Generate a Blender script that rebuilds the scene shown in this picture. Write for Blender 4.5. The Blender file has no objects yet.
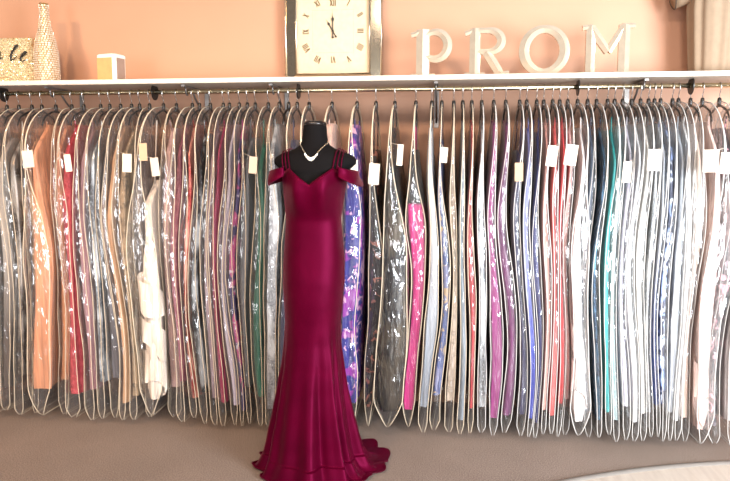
import bpy, bmesh, math, random
from mathutils import Vector, Matrix, noise
from mathutils.bvhtree import BVHTree
from math import sin, cos, pi, sqrt, radians, atan, tan

random.seed(7)
SC = bpy.context.scene
COL = SC.collection

# ------------------------------------------------------------------ camera
F = 692.0                      # focal length in pixels of the 730x481 frame
PITCH = atan(78 / F)
YAW = atan(80 / F * cos(PITCH))
CAM = Vector((0.0, -3.75, 1.44))
cam_d = bpy.data.cameras.new('camera')
cam_d.sensor_width = 36.0
cam_d.lens = 36.0 * F / 730.0
cam_o = bpy.data.objects.new('camera', cam_d)
cam_o.location = CAM
cam_o.rotation_euler = (pi / 2 - PITCH, 0, YAW)
COL.objects.link(cam_o)
SC.camera = cam_o

# ------------------------------------------------------------------ light
wd = bpy.data.worlds.new('shop_air')
SC.world = wd
wd.use_nodes = True
wd.node_tree.nodes['Background'].inputs[0].default_value = (0.95, 0.95, 1.0, 1)
wd.node_tree.nodes['Background'].inputs[1].default_value = 0.26


def area(name, loc, target, sx, sy, power, col, spread=180):
    l = bpy.data.lights.new(name, 'AREA')
    l.shape = 'RECTANGLE'
    l.size, l.size_y, l.energy, l.color = sx, sy, power, col
    l.spread = radians(spread)
    o = bpy.data.objects.new(name, l)
    o.location = loc
    o.rotation_euler = (Vector(target) - Vector(loc)).to_track_quat('-Z', 'Y').to_euler()
    COL.objects.link(o)
    return o


for k, x in enumerate((-3.2, 0.2, 3.6)):
    area('shop_front_window', (x, -6.8, 1.3), (0.2, 0.0, 1.0), 1.5, 1.7, 98, (0.98, 0.97, 1.0))
area('daylight_side_window', (3.3, -3.9, 1.35), (0.9, 0.2, 0.95), 1.8, 1.9, 230, (0.86, 0.93, 1.0), 120)
for x, p, c in ((-3.2, 27, (1.0, 0.64, 0.36)), (-1.9, 19, (1.0, 0.67, 0.42)), (-0.6, 16, (1.0, 0.75, 0.54)), (0.7, 13, (1.0, 0.83, 0.68)), (2.0, 12, (1.0, 0.9, 0.82))):
    area('ceiling_track_lamp', (x, -3.2, 3.25), (x, 0.2, 0.75), 0.4, 0.4, p, c, 95)

vs = SC.view_settings
vs.view_transform = 'Standard'
vs.look = 'None'
vs.gamma = 1.0
vs.use_curve_mapping = False
vs.exposure = 0.12
SC.cycles.transparent_max_bounces = 40
SC.cycles.max_bounces = 10
SC.cycles.caustics_reflective = False
SC.cycles.caustics_refractive = False


# ------------------------------------------------------------------ helpers
CR = Vector((cos(YAW), sin(YAW), 0))
CF = Vector((-sin(YAW) * cos(PITCH), cos(YAW) * cos(PITCH), -sin(PITCH)))
CU = CR.cross(CF)


def ray(px, py):
    return (CF + CR * ((px - 365) / F) + CU * ((240.5 - py) / F))


def at_y(px, py, y):
    """world point seen at a photo pixel on the vertical plane y"""
    d = ray(px, py)
    return CAM + d * ((y - CAM.y) / d.y)


def at_z(px, py, z):
    d = ray(px, py)
    return CAM + d * ((z - CAM.z) / d.z)


def lin(h):
    h = h.lstrip('#')
    v = [int(h[i:i + 2], 16) / 255 for i in (0, 2, 4)]
    return tuple((c / 12.92 if c <= 0.04045 else ((c + 0.055) / 1.055) ** 2.4) for c in v) + (1.0,)


def sstep(a, b, x):
    t = min(1.0, max(0.0, (x - a) / (b - a)))
    return t * t * (3 - 2 * t)


def mesh_obj(name, verts, faces, mat=None, parent=None, smooth=True, loc=None):
    m = bpy.data.meshes.new(name)
    m.from_pydata([tuple(v) for v in verts], [], faces)
    m.update()
    if smooth:
        m.polygons.foreach_set('use_smooth', [True] * len(m.polygons))
    o = bpy.data.objects.new(name, m)
    COL.objects.link(o)
    if mat:
        m.materials.append(mat)
    if parent:
        o.parent = parent
    if loc is not None:
        o.location = loc
    return o


def bm_obj(name, bm, mat=None, parent=None, smooth=False, loc=None):
    m = bpy.data.meshes.new(name)
    bmesh.ops.recalc_face_normals(bm, faces=bm.faces)
    bm.to_mesh(m)
    bm.free()
    if smooth:
        m.polygons.foreach_set('use_smooth', [True] * len(m.polygons))
    o = bpy.data.objects.new(name, m)
    COL.objects.link(o)
    if mat:
        m.materials.append(mat)
    if parent:
        o.parent = parent
    if loc is not None:
        o.location = loc
    return o


def link_copy(src, name, parent=None, loc=None):
    o = src.copy()
    o.name = name
    COL.objects.link(o)
    o.parent = parent
    if loc is not None:
        o.location = loc
    return o


def empty(name, loc, label, cat, group=None):
    o = bpy.data.objects.new(name, None)
    o.empty_display_size = 0.05
    o.location = loc
    COL.objects.link(o)
    tag(o, label, cat, group)
    return o


def tag(o, label, cat, group=None):
    o['label'] = label
    o['category'] = cat
    if group:
        o['group'] = group
    return o


def struct(o, label=None):
    o['kind'] = 'structure'
    if label:
        o['label'] = label
    return o


def box(bm, c, s, rot=None, bevel=0.0):
    mat = Matrix.Translation(Vector(c)) @ (rot.to_4x4() if rot else Matrix.Identity(4)) @ Matrix.Diagonal((s[0], s[1], s[2], 1))
    r = bmesh.ops.create_cube(bm, size=1, matrix=mat)
    if bevel:
        es = list({e for v in r['verts'] for e in v.link_edges})
        bmesh.ops.bevel(bm, geom=es, offset=bevel, segments=2, affect='EDGES')
    return r


def tube_data(pts, r, n=6, closed=False, radii=None):
    pts = [Vector(p) for p in pts]
    V, Fc = [], []
    up = None
    N = len(pts)
    for i, p in enumerate(pts):
        a = pts[i - 1] if (i > 0 or closed) else p
        b = pts[(i + 1) % N] if (i < N - 1 or closed) else p
        t = (b - a)
        if t.length < 1e-9:
            t = Vector((0, 0, 1))
        t.normalize()
        if up is None:
            up = Vector((1, 0, 0)) if abs(t.x) < 0.8 else Vector((0, 0, 1))
        u = up - t * up.dot(t)
        if u.length < 1e-6:
            u = t.orthogonal()
        u.normalize()
        up = u
        w = t.cross(u)
        rr = radii[i] if radii else r
        for k in range(n):
            an = 2 * pi * k / n
            V.append(p + (u * cos(an) + w * sin(an)) * rr)
    for i in range(N if closed else N - 1):
        j = (i + 1) % N
        for k in range(n):
            l = (k + 1) % n
            Fc.append((i * n + k, i * n + l, j * n + l, j * n + k))
    if not closed:
        Fc.append(tuple(range(n - 1, -1, -1)))
        Fc.append(tuple((N - 1) * n + k for k in range(n)))
    return V, Fc


def join(*parts):
    V, Fc = [], []
    for v, f in parts:
        o = len(V)
        V += list(v)
        Fc += [tuple(i + o for i in q) for q in f]
    return V, Fc


# ------------------------------------------------------------------ materials
MATS = {}


class NT:
    def __init__(self, name):
        self.m = bpy.data.materials.new(name)
        self.m.use_nodes = True
        self.t = self.m.node_tree
        self.n = self.t.nodes
        self.l = self.t.links
        self.b = self.n['Principled BSDF']
        self.out = self.n['Material Output']

    def add(self, typ, **kw):
        nd = self.n.new(typ)
        for k, v in kw.items():
            setattr(nd, k, v)
        return nd

    def link(self, a, b):
        self.l.new(a, b)

    def coords(self, scale=(1, 1, 1), rnd=True):
        tc = self.add('ShaderNodeTexCoord')
        mp = self.add('ShaderNodeMapping')
        mp.inputs['Scale'].default_value = scale
        self.link(tc.outputs['Object'], mp.inputs['Vector'])
        if rnd:
            oi = self.add('ShaderNodeObjectInfo')
            mul = self.add('ShaderNodeMath', operation='MULTIPLY')
            mul.inputs[1].default_value = 37.0
            self.link(oi.outputs['Random'], mul.inputs[0])
            self.link(mul.outputs[0], mp.inputs['Location'])
        return mp.outputs[0]

    def noise(self, vec, scale, detail=3, rough=0.55, dist=0.0):
        nd = self.add('ShaderNodeTexNoise')
        nd.inputs['Scale'].default_value = scale
        nd.inputs['Detail'].default_value = detail
        nd.inputs['Roughness'].default_value = rough
        nd.inputs['Distortion'].default_value = dist
        self.link(vec, nd.inputs['Vector'])
        return nd

    def ramp(self, fac, stops, interp='LINEAR'):
        r = self.add('ShaderNodeValToRGB')
        r.color_ramp.interpolation = interp
        e = r.color_ramp.elements
        while len(e) > 1:
            e.remove(e[-1])
        e[0].position, e[0].color = stops[0]
        for p, c in stops[1:]:
            q = e.new(p)
            q.color = c
        self.link(fac, r.inputs[0])
        return r.outputs[0]

    def bump(self, h, strength, dist, target=None):
        b = self.add('ShaderNodeBump')
        b.inputs['Strength'].default_value = strength
        b.inputs['Distance'].default_value = dist
        self.link(h, b.inputs['Height'])
        self.link(b.outputs[0], (target or self.b).inputs['Normal'])
        return b


def simple(name, col, rough=0.5, metal=0.0, **kw):
    if name in MATS:
        return MATS[name]
    t = NT(name)
    c = lin(col)
    v = t.coords(rnd=True)
    nz = t.noise(v, 30, 3)
    lo = tuple(x * 0.93 for x in c[:3]) + (1,)
    hi = tuple(min(1, x * 1.05) for x in c[:3]) + (1,)
    t.link(t.ramp(nz.outputs[0], [(0.3, lo), (0.7, hi)]), t.b.inputs['Base Color'])
    t.b.inputs['Roughness'].default_value = rough
    t.b.inputs['Metallic'].default_value = metal
    for k, x in kw.items():
        t.b.inputs[k.replace('_', ' ')].default_value = x
    MATS[name] = t.m
    return t.m


def film_material():
    t = NT('clear_plastic_film')
    t.n.remove(t.b)
    v = t.coords((1, 1, 0.22))
    n1 = t.noise(v, 15, 2, 0.5, 0.4)                     # long hanging creases
    v2 = t.coords((1, 1, 0.30))
    vo = t.add('ShaderNodeTexVoronoi')                   # crumpled facets
    vo.inputs['Scale'].default_value = 36
    nd = t.noise(v2, 20, 2, 0.5)
    mixv = t.add('ShaderNodeVectorMath', operation='MULTIPLY_ADD')
    t.link(nd.outputs['Color'], mixv.inputs[0])
    mixv.inputs[1].default_value = (0.05, 0.05, 0.05)
    t.link(v2, mixv.inputs[2])
    t.link(mixv.outputs[0], vo.inputs['Vector'])
    n3 = t.noise(v2, 4.5, 2, 0.5)
    msk = t.ramp(n3.outputs[0], [(0.32, (0.15, 0.15, 0.15, 1)), (0.52, (1, 1, 1, 1))])
    mm = t.add('ShaderNodeMath', operation='MULTIPLY')
    t.link(vo.outputs['Distance'], mm.inputs[0])
    t.link(msk, mm.inputs[1])
    mm2 = t.add('ShaderNodeMath', operation='MULTIPLY_ADD')
    t.link(mm.outputs[0], mm2.inputs[0])
    mm2.inputs[1].default_value = 0.55
    t.link(n1.outputs[0], mm2.inputs[2])
    gl = t.add('ShaderNodeBsdfGlossy')
    gl.inputs['Roughness'].default_value = 0.12
    gl.inputs['Color'].default_value = (1, 1, 1, 1)
    b = t.bump(mm2.outputs[0], 1.0, 0.022, gl)
    fr = t.add('ShaderNodeFresnel')
    fr.inputs['IOR'].default_value = 1.45
    t.link(b.outputs[0], fr.inputs['Normal'])
    fa = t.add('ShaderNodeMath', operation='MULTIPLY_ADD', use_clamp=True)
    fa.inputs[1].default_value = 0.8
    fa.inputs[2].default_value = 0.055
    t.link(fr.outputs[0], fa.inputs[0])
    mn = t.add('ShaderNodeMath', operation='MINIMUM')
    mn.inputs[1].default_value = 0.26
    t.link(fa.outputs[0], mn.inputs[0])
    tr = t.add('ShaderNodeBsdfTransparent')
    tr.inputs['Color'].default_value = (0.985, 0.985, 0.985, 1)
    di = t.add('ShaderNodeBsdfDiffuse')
    di.inputs['Color'].default_value = (0.9, 0.9, 0.9, 1)
    m0 = t.add('ShaderNodeMixShader')
    m0.inputs[0].default_value = 0.022
    t.link(tr.outputs[0], m0.inputs[1])
    t.link(di.outputs[0], m0.inputs[2])
    mx = t.add('ShaderNodeMixShader')
    t.link(mn.outputs[0], mx.inputs[0])
    t.link(m0.outputs[0], mx.inputs[1])
    t.link(gl.outputs[0], mx.inputs[2])
    t.link(mx.outputs[0], t.out.inputs['Surface'])
    return t.m


def clear_piping(name, col):
    t = NT(name)
    c = lin(col)
    nz = t.noise(t.coords(), 30, 2)
    t.link(t.ramp(nz.outputs[0], [(0.3, tuple(x * 0.9 for x in c[:3]) + (1,)), (0.7, c)]), t.b.inputs['Base Color'])
    t.b.inputs['Roughness'].default_value = 0.3
    tr = t.add('ShaderNodeBsdfTransparent')
    mx = t.add('ShaderNodeMixShader')
    mx.inputs[0].default_value = 0.72
    t.link(tr.outputs[0], mx.inputs[1])
    t.link(t.b.outputs[0], mx.inputs[2])
    t.link(mx.outputs[0], t.out.inputs['Surface'])
    return t.m


def gown_material(kind, cols):
    key = kind + '_' + '_'.join(cols)
    if key in MATS:
        return MATS[key]
    t = NT('gown_' + key)
    C = [lin(c) for c in cols]
    v = t.coords((1, 1, 1))
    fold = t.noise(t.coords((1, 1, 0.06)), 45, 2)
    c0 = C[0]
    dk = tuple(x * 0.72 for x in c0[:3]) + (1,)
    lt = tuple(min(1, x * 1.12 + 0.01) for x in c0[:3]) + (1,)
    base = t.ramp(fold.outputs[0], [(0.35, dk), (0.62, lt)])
    t.b.inputs['Roughness'].default_value = 0.5
    if kind in ('satin', 'twotone', 'ombre'):
        t.b.inputs['Roughness'].default_value = 0.38
        t.b.inputs['Sheen Weight'].default_value = 0.25
        t.bump(fold.outputs[0], 0.35, 0.02)
    if kind in ('twotone', 'ombre'):
        tc = t.add('ShaderNodeTexCoord')
        sx = t.add('ShaderNodeSeparateXYZ')
        t.link(tc.outputs['Generated'], sx.inputs[0])
        w = (0.79, 0.80) if kind == 'twotone' else (0.22, 0.62)
        mk = t.ramp(sx.outputs['Z'], [(w[0], (0, 0, 0, 1)), (w[1], (1, 1, 1, 1))])
        mx = t.add('ShaderNodeMix', data_type='RGBA')
        t.link(mk, mx.inputs[0])
        t.link(base, mx.inputs[6])
        mx.inputs[7].default_value = C[1]
        base = mx.outputs[2]
    if kind == 'sequin':
        vo = t.add('ShaderNodeTexVoronoi')
        vo.inputs['Scale'].default_value = 190
        t.link(v, vo.inputs['Vector'])
        sp = t.ramp(vo.outputs['Color'], [(0.25, tuple(x * 0.45 for x in c0[:3]) + (1,)), (0.75, c0), (0.95, C[1])])
        pt = t.noise(t.coords((1, 1, 0.4)), 14, 2)
        mx = t.add('ShaderNodeMix', data_type='RGBA')
        t.link(t.ramp(pt.outputs[0], [(0.45, (0, 0, 0, 1)), (0.6, (1, 1, 1, 1))]), mx.inputs[0])
        t.link(sp, mx.inputs[6])
        mx.inputs[7].default_value = C[1]
        base = mx.outputs[2]
        t.b.inputs['Metallic'].default_value = 0.6
        t.b.inputs['Roughness'].default_value = 0.3
        t.bump(vo.outputs['Color'], 0.8, 0.004)
    if kind in ('floral', 'print'):
        n1 = t.noise(t.coords((1, 1, 0.8)), 11 if kind == 'floral' else 22, 2, 0.5, 1.0)
        n2 = t.noise(t.coords((1, 1, 0.8)), 17, 2, 0.5, 1.5)
        mx = t.add('ShaderNodeMix', data_type='RGBA')
        t.link(t.ramp(n1.outputs[0], [(0.52, (0, 0, 0, 1)), (0.57, (1, 1, 1, 1))]), mx.inputs[0])
        t.link(base, mx.inputs[6])
        mx.inputs[7].default_value = C[1]
        m2 = t.add('ShaderNodeMix', data_type='RGBA')
        t.link(t.ramp(n2.outputs[0], [(0.57, (0, 0, 0, 1)), (0.62, (1, 1, 1, 1))]), m2.inputs[0])
        t.link(mx.outputs[2], m2.inputs[6])
        m2.inputs[7].default_value = C[-1]
        base = m2.outputs[2]
        t.bump(n1.outputs[0], 0.4, 0.01)
    if kind == 'lace':
        vo = t.add('ShaderNodeTexVoronoi', feature='DISTANCE_TO_EDGE')
        vo.inputs['Scale'].default_value = 55
        t.link(v, vo.inputs['Vector'])
        n1 = t.noise(v, 16, 3, 0.6, 1.0)
        mx = t.add('ShaderNodeMix', data_type='RGBA')
        ad = t.add('ShaderNodeMath', operation='MULTIPLY')
        t.link(t.ramp(vo.outputs[0], [(0.02, (1, 1, 1, 1)), (0.12, (0.3, 0.3, 0.3, 1))]), ad.inputs[0])
        t.link(t.ramp(n1.outputs[0], [(0.42, (0, 0, 0, 1)), (0.6, (1, 1, 1, 1))]), ad.inputs[1])
        t.link(ad.outputs[0], mx.inputs[0])
        t.link(base, mx.inputs[6])
        mx.inputs[7].default_value = C[-1]
        base = mx.outputs[2]
        t.bump(ad.outputs[0], 0.5, 0.006)
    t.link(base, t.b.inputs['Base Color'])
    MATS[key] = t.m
    return t.m


def velvet_material():
    t = NT('wine_velvet')
    v = t.coords((1, 1, 1), rnd=False)
    n1 = t.noise(v, 7, 3, 0.5, 0.5)
    t.link(t.ramp(n1.outputs[0], [(0.3, (0.040, 0.0002, 0.006, 1)), (0.7, (0.058, 0.0003, 0.009, 1))]), t.b.inputs['Base Color'])
    t.b.inputs['Roughness'].default_value = 0.42
    t.b.inputs['Specular IOR Level'].default_value = 0.28
    t.b.inputs['Specular Tint'].default_value = (1.0, 0.06, 0.28, 1)
    t.b.inputs['Sheen Weight'].default_value = 0.16
    t.b.inputs['Sheen Roughness'].default_value = 0.35
    t.b.inputs['Sheen Tint'].default_value = (0.95, 0.02, 0.20, 1)
    n2 = t.noise(v, 900, 2)
    t.bump(n2.outputs[0], 0.15, 0.002)
    return t.m


def wall_material():
    t = NT('peach_wall_paint')
    v = t.coords(rnd=False)
    n1 = t.noise(v, 1.3, 3)
    t.link(t.ramp(n1.outputs[0], [(0.3, lin('b9896c')), (0.7, lin('be9073'))]), t.b.inputs['Base Color'])
    t.b.inputs['Roughness'].default_value = 0.55
    n2 = t.noise(v, 160, 3)
    t.bump(n2.outputs[0], 0.12, 0.004)
    return t.m


def carpet_material():
    t = NT('taupe_carpet')
    v = t.coords(rnd=False)
    n1 = t.noise(v, 170, 3, 0.7)
    n2 = t.noise(v, 2.2, 3)
    a = t.ramp(n1.outputs[0], [(0.3, lin('706157')), (0.5, lin('958479')), (0.72, lin('b6a69b'))])
    b = t.ramp(n2.outputs[0], [(0.3, (0.9, 0.9, 0.9, 1)), (0.7, (1.06, 1.06, 1.06, 1))])
    mx = t.add('ShaderNodeMix', data_type='RGBA', blend_type='MULTIPLY')
    mx.inputs[0].default_value = 1
    t.link(a, mx.inputs[6])
    t.link(b, mx.inputs[7])
    t.link(mx.outputs[2], t.b.inputs['Base Color'])
    t.b.inputs['Roughness'].default_value = 0.95
    t.b.inputs['Specular IOR Level'].default_value = 0.1
    t.bump(n1.outputs[0], 0.9, 0.01)
    return t.m


def vinyl_material():
    t = NT('pale_vinyl_floor')
    v = t.coords((1, 0.12, 1), rnd=False)
    n1 = t.noise(v, 28, 4, 0.6)
    t.link(t.ramp(n1.outputs[0], [(0.3, lin('b5a89c')), (0.7, lin('cabfb2'))]), t.b.inputs['Base Color'])
    t.b.inputs['Roughness'].default_value = 0.4
    return t.m


def mosaic_material(name, c1, c2, scale):
    t = NT(name)
    v = t.coords(rnd=False)
    vo = t.add('ShaderNodeTexVoronoi')
    vo.inputs['Scale'].default_value = scale
    t.link(v, vo.inputs['Vector'])
    t.link(t.ramp(vo.outputs['Color'], [(0.1, lin(c1)), (0.8, lin(c2))]), t.b.inputs['Base Color'])
    t.b.inputs['Metallic'].default_value = 0.55
    t.b.inputs['Roughness'].default_value = 0.22
    t.bump(vo.outputs['Color'], 0.9, 0.006)
    return t.m


M_film = film_material()
M_velvet = velvet_material()
M_wall = wall_material()
M_carpet = carpet_material()
M_vinyl = vinyl_material()
M_white = simple('white_shelf_paint', 'ddd0c0', 0.4)
M_rail = simple('polished_brass_rail', 'f3dfb8', 0.22, 1.0)
M_steel = simple('steel_wire', 'd8d4ce', 0.25, 1.0)
M_grey_metal = simple('grey_bracket_metal', '8d8782', 0.4, 0.8)
M_black = simple('black_plastic', '15110f', 0.35)
M_blackcloth = simple('black_jersey_cloth', '0c0a0b', 0.85, 0.0, Specular_IOR_Level=0.12)
M_blackcap = simple('glossy_black_cap', '1a1413', 0.15)
M_pipe_warm_lit = clear_piping('warm_lit_cream_piping', 'ead8bd')  # cream tint puts the warm light of the left side into the piping colour
M_pipe_white = clear_piping('white_vinyl_piping', 'e6e2dc')
M_tag = simple('cream_paper_tag', 'e2d4c2', 0.7)
M_tan_tag = simple('tan_paper_tag', 'c9a888', 0.7)
M_letter = simple('champagne_silver_leaf', 'eadac2', 0.25, 0.6)
M_mirror = simple('smoky_bevelled_mirror', 'b9a88f', 0.12, 0.95)
M_clocktrim = simple('bright_silver_trim', 'f2e6cf', 0.2, 0.95)
M_dial = simple('ivory_clock_dial', 'd2bd9c', 0.5)
M_gold = simple('antique_gold_numeral', '5e4a28', 0.5, 0.2)
M_hand = simple('dark_clock_hand', '1a1510', 0.4)
M_speaker = simple('tan_speaker_cloth', 'c9a16a', 0.8)
M_speaker_s = simple('grey_speaker_side', '9b8272', 0.6)
M_speaker_w = simple('white_speaker_shell', 'f2e9dd', 0.4)
M_gem = simple('crystal_necklace', 'd8c8b0', 0.15, 0.8)
M_strip = simple('grey_floor_edging', '8f8983', 0.5, 0.2)
M_coat = simple('taupe_pleated_cloth', '957f68', 0.8)

# ------------------------------------------------------------------ room
WALL_Y = 0.33
Z_RAIL = at_y(365, 89.5, 0).z
XL, XR = -4.2, 3.4


def plane_grid(name, p0, u, v, nu, nv, mat):
    V, Fc = [], []
    for j in range(nv + 1):
        for i in range(nu + 1):
            V.append(Vector(p0) + Vector(u) * (i / nu) + Vector(v) * (j / nv))
    for j in range(nv):
        for i in range(nu):
            a = j * (nu + 1) + i
            Fc.append((a, a + 1, a + nu + 2, a + nu + 1))
    return mesh_obj(name, V, Fc, mat, smooth=False)


bm = bmesh.new()
box(bm, ((XL + XR) / 2, WALL_Y + 0.05, 1.6), (XR - XL, 0.1, 3.2))
struct(bm_obj('wall_back', bm, M_wall), 'peach painted back wall behind the dress rack')
bm = bmesh.new()
box(bm, ((XL + XR) / 2, -2.2, -0.02), (XR - XL, 5.2, 0.04))
struct(bm_obj('floor', bm, M_carpet), 'taupe carpet under the dress rack')

# pale vinyl floor with its curved edge
c1, c2, c3 = at_z(590, 478, 0), at_z(665, 468, 0), at_z(730, 463.5, 0)


def circle3(a, b, c):
    ax, ay, bx, by, cx, cy = a.x, a.y, b.x, b.y, c.x, c.y
    d = 2 * (ax * (by - cy) + bx * (cy - ay) + cx * (ay - by))
    ux = ((ax * ax + ay * ay) * (by - cy) + (bx * bx + by * by) * (cy - ay) + (cx * cx + cy * cy) * (ay - by)) / d
    uy = ((ax * ax + ay * ay) * (cx - bx) + (bx * bx + by * by) * (ax - cx) + (cx * cx + cy * cy) * (bx - ax)) / d
    return Vector((ux, uy, 0)), sqrt((ax - ux) ** 2 + (ay - uy) ** 2)


cc, cr = circle3(c1, c2, c3)
arc = []
a1, a3 = math.atan2(c1.y - cc.y, c1.x - cc.x), math.atan2(c3.y - cc.y, c3.x - cc.x)
da = (a3 - a1)
if abs(da) > pi:
    da -= math.copysign(2 * pi, da)
for i in range(61):
    an = a1 - da * 1.6 + da * 4.2 * i / 60
    p = cc + Vector((cos(an), sin(an), 0)) * cr
    if p.x < XR - 0.02 and p.y > -4.7:
        arc.append(p)
arc.sort(key=lambda p: p.x)
V, Fc = [], []
for p in arc:
    V += [Vector((p.x, p.y, 0.004)), Vector((p.x, -4.75, 0.004)), Vector((p.x, p.y, 0.0))]
for i in range(len(arc) - 1):
    a = i * 3
    Fc += [(a, a + 1, a + 4, a + 3), (a + 2, a, a + 3, a + 5)]
struct(mesh_obj('floor_vinyl', V, Fc, M_vinyl, smooth=False), 'pale vinyl floor curving past the carpet')
V, Fc = [], []
prof = [(-0.022, 0.0), (-0.016, 0.008), (0.0, 0.011), (0.016, 0.008), (0.022, 0.0)]
for p in arc:
    nrm = (p - cc).normalized()
    for o, z in prof:
        V.append(Vector((p.x, p.y, 0)) + nrm * o + Vector((0, 0, z)))
for i in range(len(arc) - 1):
    for k in range(4):
        a = i * 5 + k
        Fc.append((a, a + 1, a + 6, a + 5))
struct(mesh_obj('trim_1', V, Fc, M_strip), 'grey edging strip between carpet and vinyl')

# ------------------------------------------------------------------ shelf, rail, brackets
SH_B = at_y(365, 80.5, -0.13).z
SH_T = SH_B + 0.024
bm = bmesh.new()
box(bm, ((XL + XR) / 2 + 0.1, (WALL_Y - 0.13) / 2 + 0.0, (SH_B + SH_T) / 2), (XR - XL - 1.2, WALL_Y + 0.13, SH_T - SH_B), bevel=0.003)
tag(bm_obj('wall_shelf', bm, M_white), 'long white wall shelf above the row of bagged gowns', 'shelf')

V, Fc = tube_data([(XL + 0.9, 0, Z_RAIL), (XR - 0.6, 0, Z_RAIL)], 0.0125, 16)
tag(mesh_obj('clothes_rail', V, Fc, M_rail), 'long pale brass clothes rail under the white shelf', 'rail')

for bx, lab in ((52, 'metal shelf bracket above the peach gown'), (187, 'metal shelf bracket above the wine and coral gowns'),
                (273.5, 'metal shelf bracket just left of the mannequin neck'), (436, 'metal shelf bracket beneath the letter P'),
                (643, 'metal shelf bracket just right of the letter M')):
    X = at_y(bx, 90, 0).x
    e = empty('shelf_bracket', (X, WALL_Y - 0.003, SH_B), lab, 'bracket', 'brackets under the white shelf')
    bm = bmesh.new()
    box(bm, (0, -0.004, -0.11), (0.026, 0.006, 0.22), bevel=0.001)
    bm_obj('wall_plate', bm, M_grey_metal, e)
    bm = bmesh.new()
    box(bm, (0, -0.2, -0.006), (0.02, 0.38, 0.01), bevel=0.001)
    bm_obj('arm', bm, M_grey_metal, e)
    V, Fc = tube_data([(0, -0.008, -0.19), (0, -0.2, -0.06), (0, -0.25, -0.012)], 0.006, 6)
    mesh_obj('strut', V, Fc, M_grey_metal, e)
    cy, cz = -WALL_Y + 0.003, Z_RAIL - SH_B
    pts = [(0, cy - 0.02, -0.011), (0, cy - 0.02, cz)]
    for k in range(7):
        an = pi + pi * k / 6
        pts.append((0, cy + 0.0185 * cos(an), cz + 0.0185 * sin(an)))
    V, Fc = tube_data(pts, 0.0045, 6)
    mesh_obj('rail_hook', V, Fc, M_grey_metal, e)

# ------------------------------------------------------------------ hangers
ZN = -0.082                      # neck of a bag below the rail


def hanger_parts():
    pts = []
    for k in range(15):
        an = radians(-35 + 215 * k / 14)
        pts.append((0, 0.0165 * cos(an) + 0.0, 0.0165 * sin(an) - 0.002))
    pts += [(0, -0.0155, -0.02), (0, -0.006, -0.034), (0, 0, -0.045), (0, 0, -0.075)]
    hook = mesh_obj('hook', *tube_data(pts, 0.0023, 6), M_steel)
    col = mesh_obj('collar', *tube_data([(0, 0, -0.062), (0, 0, -0.066), (0, 0, -0.08), (0, 0, -0.10), (0, 0, -0.108)], 0, 10,
                                        radii=[0.006, 0.0095, 0.0105, 0.0105, 0.007]), M_black)
    arms = []
    for s in (-1, 1):
        P = [(0, s * 0.006, -0.10), (0, s * 0.05, -0.112), (0, s * 0.11, -0.137), (0, s * 0.132, -0.165), (0, s * 0.144, -0.188)]
        a = mesh_obj('arm', *tube_data(P, 0, 8, radii=[0.006, 0.0058, 0.0052, 0.0045, 0.0035]), M_black)
        arms.append(a)
    return [hook, col] + arms


HANGER = hanger_parts()
used_hanger = [False]


def make_hanger(X, label):
    e = empty('clothes_hanger', (X, 0, Z_RAIL), label, 'hanger', 'hangers on the brass rail')
    for p in HANGER:
        if used_hanger[0]:
            link_copy(p, p.name.split('.')[0], e)
        else:
            p.parent = e
    used_hanger[0] = True
    return e


# ------------------------------------------------------------------ bagged gowns
def flow(X, y, z):
    """shared sway of the crowded row: neighbours lean and squeeze together"""
    w = sstep(0.12, 0.75, Z_RAIL - z)
    return w * (0.018 * sin(2.9 * X + 2.4 * z) + 0.010 * sin(9.1 * X - 3.1 * z + 2 * y) + 0.0055 * sin(21 * X + 4.3 * z + 5 * y)
                + 0.0045 * sin(37 * X - 5.7 * z) + 0.007 * sin(9 * y + 5 * z + 3 * X))


def warp(x, y, z):
    return Vector((x + flow(x, y, z), y, z))


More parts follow.
